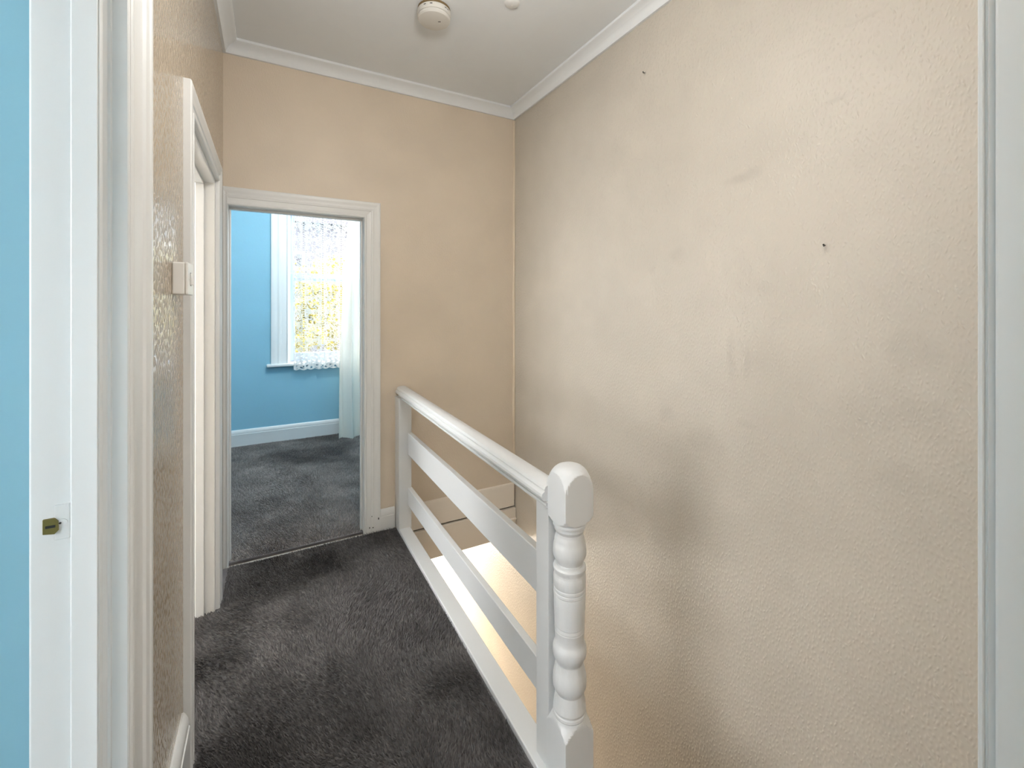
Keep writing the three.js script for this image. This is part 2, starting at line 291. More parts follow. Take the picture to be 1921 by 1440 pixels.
// door_4: the doorway the picture is taken from (its jamb closes the far side of the frame)
{
  const g = structGroup('door_4', 'plain white jamb of the near doorway beside the stairwell wall', 'door frame');
  const x1 = NX[1];
  const sec = [[x1 + 0.03, 0.155], [x1 + 0.004, 0.158], [x1 + 0.001, 0.1565], [x1, 0.154], [x1 + 0.003, 0.1525], [x1 + 0.0025, 0.151], [x1 - 0.0005, 0.1495], [x1 + 0.0005, 0.1475], [x1 + 0.002, 0.1455], [x1 - 0.004, 0.144], [x1 - 0.005, 0.142], [x1 - 0.005, -0.03], [x1 + 0.03, -0.03]];
  part(g, 'jamb', moulding(sec, (a, b) => [a, -0.01, b], (a, b) => [a, TOP + 0.03, b], 0.4), M.white);
  part(g, 'jamb', rbox(NX[0] - 0.03, NX[0], -0.01, TOP + 0.03, -0.03, 0.155, 0.004), M.white);
  part(g, 'jamb_head', rbox(NX[0] - 0.03, x1 + 0.03, TOP + 0.005, TOP + 0.03, -0.03, 0.155, 0.004), M.white);
}

// ---------------------------------------------------------------- balustrade
{
  const g = thing('balustrade', 'white painted landing balustrade with turned newel post and flat cross rails', 'balustrade');
  const nx = 0.79, nd = 1.079, half = 0.051;
  // newel: turned profile clipped by the square blank
  const prof = [[0.957, 0.001], [0.9565, 0.016], [0.955, 0.028], [0.951, 0.038], [0.944, 0.047], [0.936, 0.0535], [0.925, 0.060], [0.908, 0.0675], [0.89, 0.0722], [0.87, 0.0745], [0.83, 0.0745], [0.812, 0.0715], [0.800, 0.063], [0.792, 0.0535], [0.788, 0.0475], [0.786, 0.0475], [0.784, 0.050], [0.779, 0.050], [0.776, 0.046], [0.772, 0.045], [0.767, 0.0455], [0.762, 0.043], [0.757, 0.0405], [0.752, 0.0405],
    [0.747, 0.0425], [0.735, 0.0455], [0.726, 0.0465], [0.722, 0.0485], [0.712, 0.050], [0.698, 0.0505], [0.688, 0.049], [0.679, 0.045], [0.672, 0.0405], [0.667, 0.0395], [0.662, 0.041], [0.659, 0.047], [0.654, 0.0495], [0.648, 0.0495], [0.643, 0.0475], [0.637, 0.046], [0.632, 0.0465], [0.628, 0.0485], [0.622, 0.049],
    [0.6, 0.0485], [0.597, 0.047], [0.594, 0.0485], [0.588, 0.0485], [0.585, 0.0468], [0.582, 0.0484], [0.576, 0.0484], [0.573, 0.0465], [0.57, 0.0478], [0.54, 0.0472], [0.5, 0.0458], [0.483, 0.0452], [0.480, 0.0436], [0.477, 0.0450], [0.471, 0.0450], [0.468, 0.0434], [0.465, 0.0446], [0.445, 0.0432], [0.434, 0.0428],
    [0.428, 0.0445], [0.421, 0.0485], [0.412, 0.0507], [0.400, 0.0508], [0.389, 0.0485], [0.380, 0.0445], [0.374, 0.0415], [0.369, 0.041], [0.364, 0.0425], [0.356, 0.0445], [0.347, 0.0455], [0.343, 0.0470], [0.330, 0.0498], [0.314, 0.0508], [0.300, 0.0495], [0.291, 0.0462], [0.286, 0.0425], [0.282, 0.0415], [0.278, 0.0425],
    [0.27, 0.0438], [0.25, 0.0472], [0.236, 0.0490], [0.232, 0.0475], [0.229, 0.0475], [0.226, 0.0495], [0.220, 0.0500], [0.216, 0.0485], [0.212, 0.0500], [0.206, 0.0530], [0.196, 0.0590], [0.182, 0.0680], [0.172, 0.0745], [0.15, 0.0755], [0.0, 0.0755]];
  const rings = []; for (let i = 0; i < prof.length - 1; i++) { const [y0, r0] = prof[i], [y1, r1] = prof[i + 1], n = Math.max(1, Math.ceil(Math.abs(r1 - r0) > 0.006 && y0 - y1 > 0.006 ? 3 : 1)); for (let k = 0; k < n; k++) rings.push([y0 + (y1 - y0) * k / n, r0 + (r1 - r0) * k / n]); }
  rings.push(prof[prof.length - 1]);
  const seg = 72, pos = [], idx = [];
  const sq = (f) => half / Math.max(Math.abs(Math.cos(f)), Math.abs(Math.sin(f)));
  rings.forEach(([y, r]) => { for (let s = 0; s <= seg; s++) { const f = s / seg * Math.PI * 2 + Math.PI / 4, q = Math.min(r, sq(f) - 0.0012 * Math.max(0, 1 - Math.abs(Math.abs(Math.cos(f)) - Math.SQRT1_2) * 60)); pos.push(nx + q * Math.cos(f), y, -nd + q * Math.sin(f)); } });
  for (let i = 0; i < rings.length - 1; i++) for (let s = 0; s < seg; s++) { const a = i * (seg + 1) + s, b = a + 1, c = a + seg + 1, d = c + 1; idx.push(a, b, c, b, d, c); }
  let ng = new THREE.BufferGeometry(); ng.setAttribute('position', new THREE.Float32BufferAttribute(pos, 3)); ng.setIndex(idx);
  ng = toCreasedNormals(mergeVertices(ng, 1e-6), 0.45);
  part(g, 'newel_post', ng, M.balustrade, 'turned newel post with faceted square head');
  // handrail section [x, y]
  const hx = 0.76;
  const half2 = [[0, 0.828], [0.0235, 0.828], [0.0275, 0.831], [0.0285, 0.836], [0.0265, 0.840], [0.0195, 0.8425], [0.0185, 0.8455], [0.0225, 0.8485], [0.0325, 0.8495], [0.0400, 0.855], [0.0425, 0.864], [0.0410, 0.8725], [0.0365, 0.8775], [0.0325, 0.8790], [0.0320, 0.8820], [0.0335, 0.8850], [0.028, 0.8935], [0.016, 0.8985], [0, 0.9005]];
  const sec = [...half2.map(([x, y]) => [hx - x, y]).reverse(), ...half2.slice(1).map(([x, y]) => [hx + x, y])];
  part(g, 'handrail', moulding(sec, (a, b) => [a, b - 0.008, 1.12], (a, b) => [a, b + 0.012, DB - 0.005], 0.4), M.balustrade, 'moulded handrail');
  const rail = (y0, y1) => rbox(0.775, 0.803, y0, y1, 1.16, 2.81, 0.0035);
  part(g, 'cross_rail', rail(0.484, 0.624), M.balustrade);
  part(g, 'cross_rail', rail(0.160, 0.271), M.balustrade);
  part(g, 'base_plate', rbox(0.7176, 0.791, -0.012, 0.021, 0.98, DB - 0.022, 0.004), M.balustrade, 'flat base plate on the carpet edge');
  part(g, 'wall_post', rbox(0.7165, 0.798, 0.0, 0.85, 2.79, DB, 0.004), M.balustrade);
  part(g, 'end_post', rbox(0.742, 0.800, 0.02, 0.84, 1.122, 1.192, 0.003), M.balustrade);
}

// ---------------------------------------------------------------- fittings on walls and ceiling
{
  const g = thing('light_switch', 'white plastic light switch on a surface box beside the doorway', 'light switch', [XL, 1.462, 1.4415]);
  part(g, 'back_box', rbox(0, 0.028, 0, 0.086, 0, 0.086, 0.004), M.plastic);
  part(g, 'faceplate', rbox(0.028, 0.035, -0.0005, 0.0865, -0.0005, 0.0865, 0.003), M.plastic);
  const rk = rbox(-0.004, 0.004, -0.016, 0.016, -0.0075, 0.0075, 0.002); rk.rotateZ(0.12); rk.translate(0.036, 0.043, -0.043);
  part(g, 'rocker', rk, M.plastic);
  part(g, 'rocker_gap', rbox(0.0335, 0.0354, 0.025, 0.061, 0.0340, 0.052, 0.0005), M.dark);
  for (const z of [0.013, 0.073]) { const s = new THREE.CylinderGeometry(0.003, 0.003, 0.002, 12); s.rotateZ(Math.PI / 2); s.translate(0.0352, 0.043, -z); part(g, 'screw', s, M.plastic); }
}
{
  const g = thing('smoke_detector', 'round white smoke detector with yellowed mounting plate on the ceiling', 'smoke detector', [0.71, CEIL, 2.09]);
  const lathe = (pts) => new THREE.LatheGeometry(pts.map(([r, y]) => new THREE.Vector2(r, y)), 64);
  part(g, 'mounting_plate', toCreasedNormals(lathe([[0.0, 0], [0.079, 0], [0.079, -0.008], [0.074, -0.011], [0, -0.011]]), 0.5), M.yellowed, 'yellowed mounting plate');
  part(g, 'housing', toCreasedNormals(lathe([[0, -0.010], [0.077, -0.010], [0.081, -0.014], [0.081, -0.036], [0.079, -0.038], [0.0, -0.038]]), 0.5), M.detector);
  part(g, 'cover', toCreasedNormals(lathe([[0, -0.037], [0.075, -0.037], [0.075, -0.041], [0.079, -0.0425], [0.079, -0.050], [0.074, -0.056], [0.06, -0.0595], [0, -0.061]]), 0.4), M.detector);
  const slot = (ang, r, y, w, h) => { const s = rbox(-w / 2, w / 2, -h / 2, h / 2, -0.001, 0.001, 0.0005); s.translate(0, y, r); s.rotateY(ang); return s; };
  for (const a of [0.42, 0.62, -0.5, -0.9, 1.4, 2.2, 3.0]) part(g, 'vent_slot', slot(a, 0.0806, -0.022, 0.012, 0.0035), M.dark);
  const led = rbox(-0.011, 0.011, -0.0605, -0.0595, -0.003, 0.003, 0.0004); led.rotateY(-0.45); led.translate(0.018, 0.0, 0.012); part(g, 'indicator_slot', led, M.dark);
}
{
  const g = thing('ceiling_rose', 'small white round blanked-off ceiling rose above the stairs', 'ceiling rose', [1.022, CEIL, 1.862]);
  part(g, 'cover', toCreasedNormals(new THREE.LatheGeometry([[0, -0.014], [0.02, -0.0135], [0.03, -0.010], [0.036, -0.004], [0.037, 0], [0, 0]].map(([r, y]) => new THREE.Vector2(r, y)), 40), 0.6), M.white);
  const sc = new THREE.CylinderGeometry(0.003, 0.003, 0.003, 10); sc.translate(0, -0.0142, 0); part(g, 'screw', sc, M.plastic);
}
for (const [d, y, label] of [[0.777, 1.629, 'bent nail head in the scuffed patch of the stairwell wall'], [1.576, 2.569, 'tiny nail high on the stairwell wall near the coving']]) {
  const n = thing('wall_nail', label, 'nail', [XR, y, d]);
  const s = new THREE.CylinderGeometry(0.0016, 0.0011, 0.014, 8); s.rotateZ(Math.PI / 2 + 0.35); s.translate(-0.006, 0.002, 0); part(n, 'shank', s, M.dark);
  const h = new THREE.CylinderGeometry(0.0032, 0.0032, 0.0012, 10); h.rotateZ(Math.PI / 2 + 0.35); h.translate(-0.0125, 0.0045, 0); part(n, 'head', h, M.dark);
}

// ---------------------------------------------------------------- bedroom beyond the landing
const BX = [-2.0, 1.55];
{
  const floorB = struct('floor', 'bedroom floor under charcoal carpet', 'floor', box(BX[0], XR, HALLCEIL, -0.012, DB + T - 0.1, DF), M.underlay);
  part(floorB, 'carpet', merge([box(BX[0], BX[1], -0.012, 0.002, DB + T, DF), box(-0.2, 0.52, -0.012, 0.002, 2.912, DB + T)]), M.carpet, 'charcoal bedroom carpet');
}
struct('wall_bedroom_side', 'blue bedroom wall behind the curtain', 'wall', box(BX[1], XR - 0.001, 0, CEIL, DB + T, DF), M.blue);
struct('wall_bedroom_end', 'blue bedroom end wall', 'wall', box(BX[0] - T, BX[0], HALLCEIL, CEIL, DB, DF), M.blue);
struct('wall_bedroom_back', 'blue lining of the bedroom side of the landing wall', 'wall', merge([box(BX[0], -0.225, 0, CEIL, DB + T, DB + T + 0.01), box(-0.225, 0.545, 2.015, CEIL, DB + T, DB + T + 0.01), box(0.545, BX[1], 0, CEIL, DB + T, DB + T + 0.01)]), M.blue);
struct('ceiling', 'white bedroom ceiling', 'ceiling', box(BX[0] - T, XR + 0.2, CEIL, CEIL + 0.12, DB + T, DF + 0.3), M.ceiling);
const W = { x0: 0.175, x1: 1.15, y0: 0.825, y1: 2.56 };
struct('wall_bedroom_window', 'blue bedroom wall round the sash window', 'wall', merge([
  box(BX[0] - T, W.x0, 0, CEIL, DF, DF + 0.02), box(W.x0, W.x1, 0, W.y0, DF, DF + 0.02), box(W.x0, W.x1, W.y1, CEIL, DF, DF + 0.02), box(W.x1, XR, 0, CEIL, DF, DF + 0.02)]), M.blue);
const HD = { x0: 0.84, x1: 1.56, y0: GROUND, y1: -0.42 };     // street door opening below
struct('wall_facade', 'brick street front of the house', 'wall', merge([
  box(-3.4, W.x0, HALLCEIL - 2.7, 3.2, DF + 0.02, DF + 0.3), box(W.x0, W.x1, HD.y1, W.y0, DF + 0.02, DF + 0.3), box(W.x0, W.x1, W.y1, 3.2, DF + 0.02, DF + 0.3), box(W.x1, 2.4, HD.y1, 3.2, DF + 0.02, DF + 0.3),
  box(W.x0, HD.x0, GROUND - 0.15, HD.y1, DF + 0.02, DF + 0.3), box(HD.x1, 2.4, GROUND - 0.15, HD.y1, DF + 0.02, DF + 0.3)]), M.brick);
struct('baseboard_bedroom', 'white skirting along the blue bedroom window wall', 'skirting', moulding(skirt(0.17, 0.022), (a, b) => [BX[0], b, DF - a], (a, b) => [BX[1], b, DF - a]), M.white);
{
  const g = structGroup('window_1', 'white sash window of the blue bedroom behind lace, sashes tinted with the blue of shade', 'window');
  const P = archProfile(0.165, 0.03).map(([a, b]) => [a, b]);
  const at = (x, y, b) => [x, y, DF - b];
  part(g, 'architrave', moulding(P, (a, b) => at(W.x0 - a, W.y0, b), (a, b) => at(W.x0 - a, W.y1 + a, b)), M.white);
  part(g, 'architrave', moulding(P, (a, b) => at(W.x1 + a, W.y0, b), (a, b) => at(W.x1 + a, W.y1 + a, b)), M.white);
  part(g, 'architrave_head', moulding(P, (a, b) => at(W.x0 - a, W.y1 + a, b), (a, b) => at(W.x1 + a, W.y1 + a, b)), M.white);
  part(g, 'sill', rbox(W.x0 - 0.205, W.x1 + 0.205, W.y0 - 0.028, W.y0 + 0.002, DF - 0.065, DF + 0.06, 0.01, 3), M.white);
  part(g, 'reveal', rbox(W.x0 - 0.002, W.x0 + 0.018, W.y0, W.y1, DF - 0.002, DF + 0.3, 0.002), M.white);
  part(g, 'reveal', rbox(W.x1 - 0.018, W.x1 + 0.002, W.y0, W.y1, DF - 0.002, DF + 0.3, 0.002), M.white);
  part(g, 'reveal', rbox(W.x0, W.x1, W.y1 - 0.018, W.y1 + 0.002, DF - 0.002, DF + 0.3, 0.002), M.white);
  part(g, 'reveal', rbox(W.x0, W.x1, W.y0 - 0.002, W.y0 + 0.012, DF + 0.05, DF + 0.34, 0.002), M.white);
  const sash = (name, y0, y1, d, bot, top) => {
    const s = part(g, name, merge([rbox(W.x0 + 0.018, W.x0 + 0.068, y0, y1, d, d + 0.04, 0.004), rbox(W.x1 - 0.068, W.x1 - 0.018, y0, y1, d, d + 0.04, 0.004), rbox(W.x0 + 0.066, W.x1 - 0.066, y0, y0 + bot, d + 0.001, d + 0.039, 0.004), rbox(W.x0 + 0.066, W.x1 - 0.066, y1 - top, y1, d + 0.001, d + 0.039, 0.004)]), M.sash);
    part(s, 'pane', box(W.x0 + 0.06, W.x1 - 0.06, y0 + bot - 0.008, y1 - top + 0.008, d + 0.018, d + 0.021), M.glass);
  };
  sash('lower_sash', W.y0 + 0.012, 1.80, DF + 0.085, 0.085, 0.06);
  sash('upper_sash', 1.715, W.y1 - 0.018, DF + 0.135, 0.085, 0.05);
}
// lace: white net with openwork columns and flower motifs, cut cell by cell
{
  const cell = 0.005, x0 = 0.205, x1 = 1.13, y1 = 2.54, nx = Math.round((x1 - x0) / cell), ny = 356;
  const hole = (s, t, i, j) => {
    if (t > 0.17 && i % 2 === 0 && j % 2 === 0) return true;                       // open ground net
    const pc = mod(s - 0.018, 0.19), col = Math.abs(pc - 0.095);
    if (col < 0.0062) return mod(t, 0.024) < 0.015;                               // ladder columns
    const m = mod(pc + 0.095, 0.19) - 0.095, row = Math.floor(t / 0.155), r = mod(t, 0.155) - 0.0775, k = hash(Math.floor((s + 0.077) / 0.19), row, 31);
    const rr = Math.hypot(m, r), a = Math.atan2(r, m);
    if (t < 0.17) {                                                                  // denser border
      const q = Math.sin(s * 130 + 2.2 * Math.sin(t * 60)) + Math.sin(t * 150 + 1.7 * Math.sin(s * 55));
      return q > 0.85;
    }
    if (rr < 0.062) {
      const pet = Math.sin(a * (k < 0.5 ? 5 : 6) + k * 6) * 0.5 + 0.5;
      if (rr > 0.026 && rr < 0.028 + 0.034 * pet && pet > 0.35) return hash(i >> 1, j >> 1, 5) < 0.75;
      if (rr < 0.015 && rr > 0.006) return hash(i >> 1, j >> 1, 6) < 0.5;
      return hash(i >> 1, j >> 1, 8) < 0.22;
    }
    return hash(i >> 1, j >> 1, 7) < 0.10;
  };
  const pos = [], idx = [], id = new Map();
  const bottom = (s) => 0.757 + 0.012 * Math.abs(Math.sin(s * Math.PI / 0.075)) * -1 + 0.012;
  const vert = (i, j) => {
    const k = i * 4000 + j; let v = id.get(k); if (v !== undefined) return v;
    const s = i * cell, t = j * cell; let y = 0.757 + t; if (j === 0) y = bottom(s) - 0.006;
    const lean = 0.022 * Math.max(0, 1 - i / 10) * (1 - t / 1.8);
    pos.push(x0 + s + lean * 0.8, y, -(5.225 + 0.014 * Math.sin(s * 38 + 0.6 * Math.sin(t * 2)) + 0.006 * Math.sin(s * 91 + t * 3)));
    v = pos.length / 3 - 1; id.set(k, v); return v;
  };
  for (let j = 0; j < ny; j++) for (let i = 0; i < nx; i++) {
    if (i > 1 && j > 1 && hole((i + 0.5) * cell, (j + 0.5) * cell, i, j)) continue;
    const a = vert(i, j), b = vert(i + 1, j), c = vert(i + 1, j + 1), d = vert(i, j + 1); idx.push(a, b, c, a, c, d);
  }
  const geo = new THREE.BufferGeometry(); geo.setAttribute('position', new THREE.Float32BufferAttribute(pos, 3)); geo.setIndex(idx); geo.computeVertexNormals();
  const g = thing('lace_curtain', 'white lace net curtain with scalloped hem over the bedroom window', 'lace curtain');
  part(g, 'net', geo, M.lace);
  const rod = new THREE.CylinderGeometry(0.005, 0.005, 1.0, 10); rod.rotateZ(Math.PI / 2); rod.translate(0.66, 2.545, -5.225); part(g, 'rod', rod, M.white);
}
// heavy curtain hanging to the floor
{
  const g = thing('curtain', 'pale cream full-length curtain gathered beside the lace', 'curtain');
  const nu = 96, nv = 60, pos = [], idx = [];
  const left = (y) => { const k = [[0, 0.652], [0.8, 0.655], [1.3, 0.672], [1.8, 0.70], [2.2, 0.735], [2.62, 0.80]]; for (let i = 0; i < k.length - 1; i++) if (y <= k[i + 1][0]) { const t = (y - k[i][0]) / (k[i + 1][0] - k[i][0]); return k[i][1] + (k[i + 1][1] - k[i][1]) * t; } return 0.80; };
  for (let j = 0; j <= nv; j++) { const y = 0.004 + 2.616 * j / nv, xl = left(y), xr = 1.12; for (let i = 0; i <= nu; i++) { const u = i / nu, am = 0.045 - 0.02 * y / 2.6; pos.push(xl + (xr - xl) * u + 0.008 * Math.sin(u * 31 + y * 1.5), y, -(5.06 + am * Math.sin(u * 17 + 0.5 * Math.sin(y * 2.1)) + 0.008 * Math.sin(u * 41 + y) + 0.03 * y / 2.6)); } }
  for (let j = 0; j < nv; j++) for (let i = 0; i < nu; i++) { const a = j * (nu + 1) + i, b = a + 1, c = a + nu + 1, d = c + 1; idx.push(a, b, d, a, d, c); }
  const uv = []; for (let j = 0; j <= nv; j++) for (let i = 0; i <= nu; i++) uv.push(i / nu * 0.9, j / nv * 2.6);
  const geo = new THREE.BufferGeometry(); geo.setAttribute('position', new THREE.Float32BufferAttribute(pos, 3)); geo.setAttribute('uv', new THREE.Float32BufferAttribute(uv, 2)); geo.setIndex(idx); geo.computeVertexNormals();
  part(g, 'drape', geo, M.curtain);
  const rail = new THREE.CylinderGeometry(0.012, 0.012, 1.3, 12); rail.rotateZ(Math.PI / 2); rail.translate(0.66, 2.64, -5.12); part(g, 'curtain_rail', rail, M.white);
}
// added fill lamps: globes out of view, standing in for flat, even light
function addedGlobeLamp(name, label, at, power, color, drop, r) {
  const g = thing(name, label, 'lamp', at);
  const rose = new THREE.CylinderGeometry(0.045, 0.05, 0.02, 24); rose.translate(0, -0.01, 0); part(g, 'rose', rose, M.white);
  const cord = new THREE.CylinderGeometry(0.004, 0.004, drop, 8); cord.translate(0, -drop / 2, 0); part(g, 'cord', cord, M.white);
  const gm = mat({ color: '#ffffff', emissive: color, emissiveIntensity: power > 0 ? 1.2 : 0, roughness: 0.4 });
  const globe = new THREE.SphereGeometry(r, 32, 20); globe.translate(0, -drop - r * 0.9, 0); const m = part(g, 'globe_shade', globe, gm); m.castShadow = false;
  const l = new THREE.PointLight(color, power); l.position.set(at[0], at[1] - drop - r * 0.9, -at[2]); l.castShadow = true; l.shadow.radius = r / 0.02; l.name = 'added_lamp_light'; scene.add(l);
}
addedGlobeLamp('added_bedroom_lamp', 'added unseen globe lamp lifting the light in the bedroom', [0.35, CEIL, 3.7], LIGHT.bedroom, new THREE.Color(1, 0.985, 0.96), 0.1, 0.1);  // added out of view to even out the blue walls and curtain

addedGlobeLamp('added_landing_lamp', 'added unseen globe lamp brightening the landing ceiling and walls', [0.45, CEIL, 1.05], LIGHT.landing, new THREE.Color(1, 0.985, 0.955), 0.31, 0.11);  // added above the frame to lift the ceiling and upper walls
addedGlobeLamp('added_near_room_lamp', 'added unseen globe lamp brightening the near door jamb', [0.0, CEIL, -0.9], LIGHT.near, new THREE.Color(1, 0.985, 0.955), 0.3, 0.11);  // added behind the camera to brighten the near jamb

// ---------------------------------------------------------------- stairs and lower hall (below the picture)
{
  const g = structGroup('staircase', 'staircase with winders falling away beyond the balustrade', 'stairs');
  const R = 0.2, sx0 = EDGE, sx1 = XR - 0.002, pivot = [EDGE, 1.03];
  const prism = (pts, y0, y1) => { const s = new THREE.Shape(pts.map(([x, d]) => new THREE.Vector2(x, d))); const e = new THREE.ExtrudeGeometry(s, { depth: y1 - y0, bevelEnabled: false }); e.rotateX(-Math.PI / 2); e.translate(0, y0, 0); return e; };
  part(g, 'tread', prism([[sx0, DN], [1.15, DN], pivot], -R - 0.03, -R), M.timber);
  part(g, 'tread', prism([[1.15, DN], [sx1, DN], [sx1, 0.42], pivot], -2 * R - 0.03, -2 * R), M.timber);
  part(g, 'tread', prism([[sx1, 0.42], [sx1, 1.03], pivot], -3 * R - 0.03, -3 * R), M.timber);
  for (let i = 0; i < 10; i++) {
    const y = -(4 + i) * R, d = 1.03 + i * 0.222;
    part(g, 'tread', rbox(sx0, sx1, y - 0.03, y, d - 0.02, d + 0.222, 0.008), M.timber);
    part(g, 'riser', box(sx0, sx1, y - 0.17, y - 0.03, d + 0.2, d + 0.214), M.white);
  }
}
struct('floor', 'timber floor of the street hall', 'floor', box(EDGE - 0.1, XR + 0.2, GROUND - 0.15, GROUND, 0.02, DF + 0.3), M.timber);
struct('wall_hall_end', 'wall closing the stair foot', 'wall', box(EDGE - 0.1, NX[1] + 0.04 + 1, GROUND, -0.012, 0.02, DN - 0.001), M.plainWall);
struct('wall_street_hall', 'hall wall round the street door', 'wall', merge([box(EDGE, HD.x0, GROUND, HALLCEIL, DF, DF + 0.02), box(HD.x1, XR, GROUND, HALLCEIL, DF, DF + 0.02), box(HD.x0, HD.x1, HD.y1, HALLCEIL, DF, DF + 0.02)]), M.plainWall);
{
  const g = structGroup('door_5', 'half-glazed white street door with fanlight in the lower hall', 'door');
  const d = DF + 0.1, bar = (x0, x1, y0, y1) => rbox(x0, x1, y0, y1, d, d + 0.045, 0.004);
  part(g, 'frame', merge([bar(HD.x0, HD.x0 + 0.03, HD.y0, HD.y1), bar(HD.x1 - 0.03, HD.x1, HD.y0, HD.y1), bar(HD.x0, HD.x1, HD.y1 - 0.03, HD.y1), bar(HD.x0, HD.x1, -0.86, -0.82)]), M.white);
  part(g, 'leaf', merge([bar(HD.x0 + 0.03, HD.x0 + 0.12, HD.y0, -0.86), bar(HD.x1 - 0.12, HD.x1 - 0.03, HD.y0, -0.86), bar(HD.x0 + 0.1, HD.x1 - 0.1, -0.95, -0.86), bar(HD.x0 + 0.1, HD.x1 - 0.1, HD.y0, -2.0)]), M.white);
  part(g, 'pane', box(HD.x0 + 0.11, HD.x1 - 0.11, -2.0, -0.95, d + 0.02, d + 0.024), M.glass);
  part(g, 'pane', box(HD.x0 + 0.03, HD.x1 - 0.03, -0.83, HD.y1 - 0.02, d + 0.02, d + 0.024), M.glass);
}
addedGlobeLamp('added_hall_lamp', 'added unseen globe lamp brightening the lower stairwell wall', [0.95, HALLCEIL, 5.0], LIGHT.hall, new THREE.Color(1, 0.95, 0.87), 0.78, 0.1);  // added out of view to rake more light up the stairwell wall

// ---------------------------------------------------------------- rooms around the landing (they carry the daylight)
{
  // room behind the camera
  const c = M.plainWall;
  struct('wall_near_room', 'plain walls of the room behind the doorway', 'wall', merge([
    box(XL - T, XL, 0, CEIL, -3.2, 0.02), box(XR + 0.2, XR + 0.3, 0, CEIL, -3.2, 0.0), box(XL - T, 0.4, 0, CEIL, -3.3, -3.1), box(1.1, XR + 0.3, 0, CEIL, -3.3, -3.1), box(0.4, 1.1, 0, 1.0, -3.3, -3.1), box(0.4, 1.1, 2.0, CEIL, -3.3, -3.1), box(XR, XR + 0.3, 0, CEIL, -0.1, 0.02)]), c);
  struct('floor', 'carpeted floor of the room behind the doorway', 'floor', box(XL - T, XR + 0.3, HALLCEIL, 0, -3.3, 0.02), M.roomFloor);
  struct('ceiling', 'ceiling of the room behind the doorway', 'ceiling', box(XL - T, XR + 0.3, CEIL, CEIL + 0.12, -3.3, 0), M.ceiling);
  // blue room
  struct('wall_blue_room', 'sky blue wall of the side room seen past its door frame', 'wall', box(-3.2, XL - T, 0, CEIL, 1.25, 1.35), M.blue);
  struct('wall_blue_room_outer', 'outer blue walls of the side room', 'wall', merge([
    box(-3.2, XL - T, 0, CEIL, -1.9, -1.8), box(-3.3, -3.1, 0, CEIL, -1.9, -0.75), box(-3.3, -3.1, 0, CEIL, 0.65, 1.35), box(-3.3, -3.1, 0, 0.85, -0.75, 0.65), box(-3.3, -3.1, 2.6, CEIL, -0.75, 0.65)]), M.blue);
  struct('floor', 'carpeted floor of the blue side room', 'floor', box(-3.3, XL - T, HALLCEIL, 0, -1.9, 1.35), M.roomFloor);
  struct('ceiling', 'ceiling of the blue side room', 'ceiling', box(-3.3, XL - T, CEIL, CEIL + 0.12, -1.9, 1.35), M.ceiling);
  // small room off the landing
  struct('wall_small_room', 'white walls of the small room off the landing', 'wall', merge([
    box(-2.6, XL - T, 0, CEIL, 1.35, 1.36), box(-2.6, XL - T, 0, CEIL, 2.88, 2.89), box(-2.7, -2.5, 0, CEIL, 1.35, 1.45), box(-2.7, -2.5, 0, CEIL, 2.8, 2.9), box(-2.7, -2.5, 0, 0.6, 1.45, 2.8), box(-2.7, -2.5, 2.65, CEIL, 1.45, 2.8)]), c);
  struct('floor', 'carpeted floor of the small room off the landing', 'floor', box(-2.7, XL - T, HALLCEIL, 0, 1.35, 2.9), M.roomFloor);
  struct('ceiling', 'ceiling of the small room off the landing', 'ceiling', box(-2.7, XL - T, CEIL, CEIL + 0.12, 1.35, 2.9), M.ceiling);
  const win = (n, label, a0, a1, y0, y1, at, alongD) => {
    const g = structGroup(n, label, 'window');
    const b = (p0, p1, q0, q1) => (alongD ? rbox(at - 0.02, at + 0.02, q0, q1, p0, p1, 0.004) : rbox(p0, p1, q0, q1, at - 0.02, at + 0.02, 0.004));
    part(g, 'frame', merge([b(a0, a0 + 0.06, y0, y1), b(a1 - 0.06, a1, y0, y1), b(a0, a1, y0, y0 + 0.06), b(a0, a1, y1 - 0.06, y1), b(a0, a1, (y0 + y1) / 2 - 0.03, (y0 + y1) / 2 + 0.03)]), M.white);
    for (const [q0, q1] of [[y0 + 0.05, (y0 + y1) / 2 - 0.02], [(y0 + y1) / 2 + 0.02, y1 - 0.05]]) part(g, 'pane', alongD ? box(at - 0.002, at + 0.002, q0, q1, a0 + 0.05, a1 - 0.05) : box(a0 + 0.05, a1 - 0.05, q0, q1, at - 0.002, at + 0.002), M.glass);
  };
  win('window_2', 'window of the room behind the doorway', 0.4, 1.1, 1.0, 2.0, -3.2, false);
  win('window_3', 'window of the blue side room', -0.75, 0.65, 0.85, 2.6, -3.2, true);
  win('window_4', 'window of the small room off the landing', 1.45, 2.8, 0.6, 2.65, -2.6, true);
}

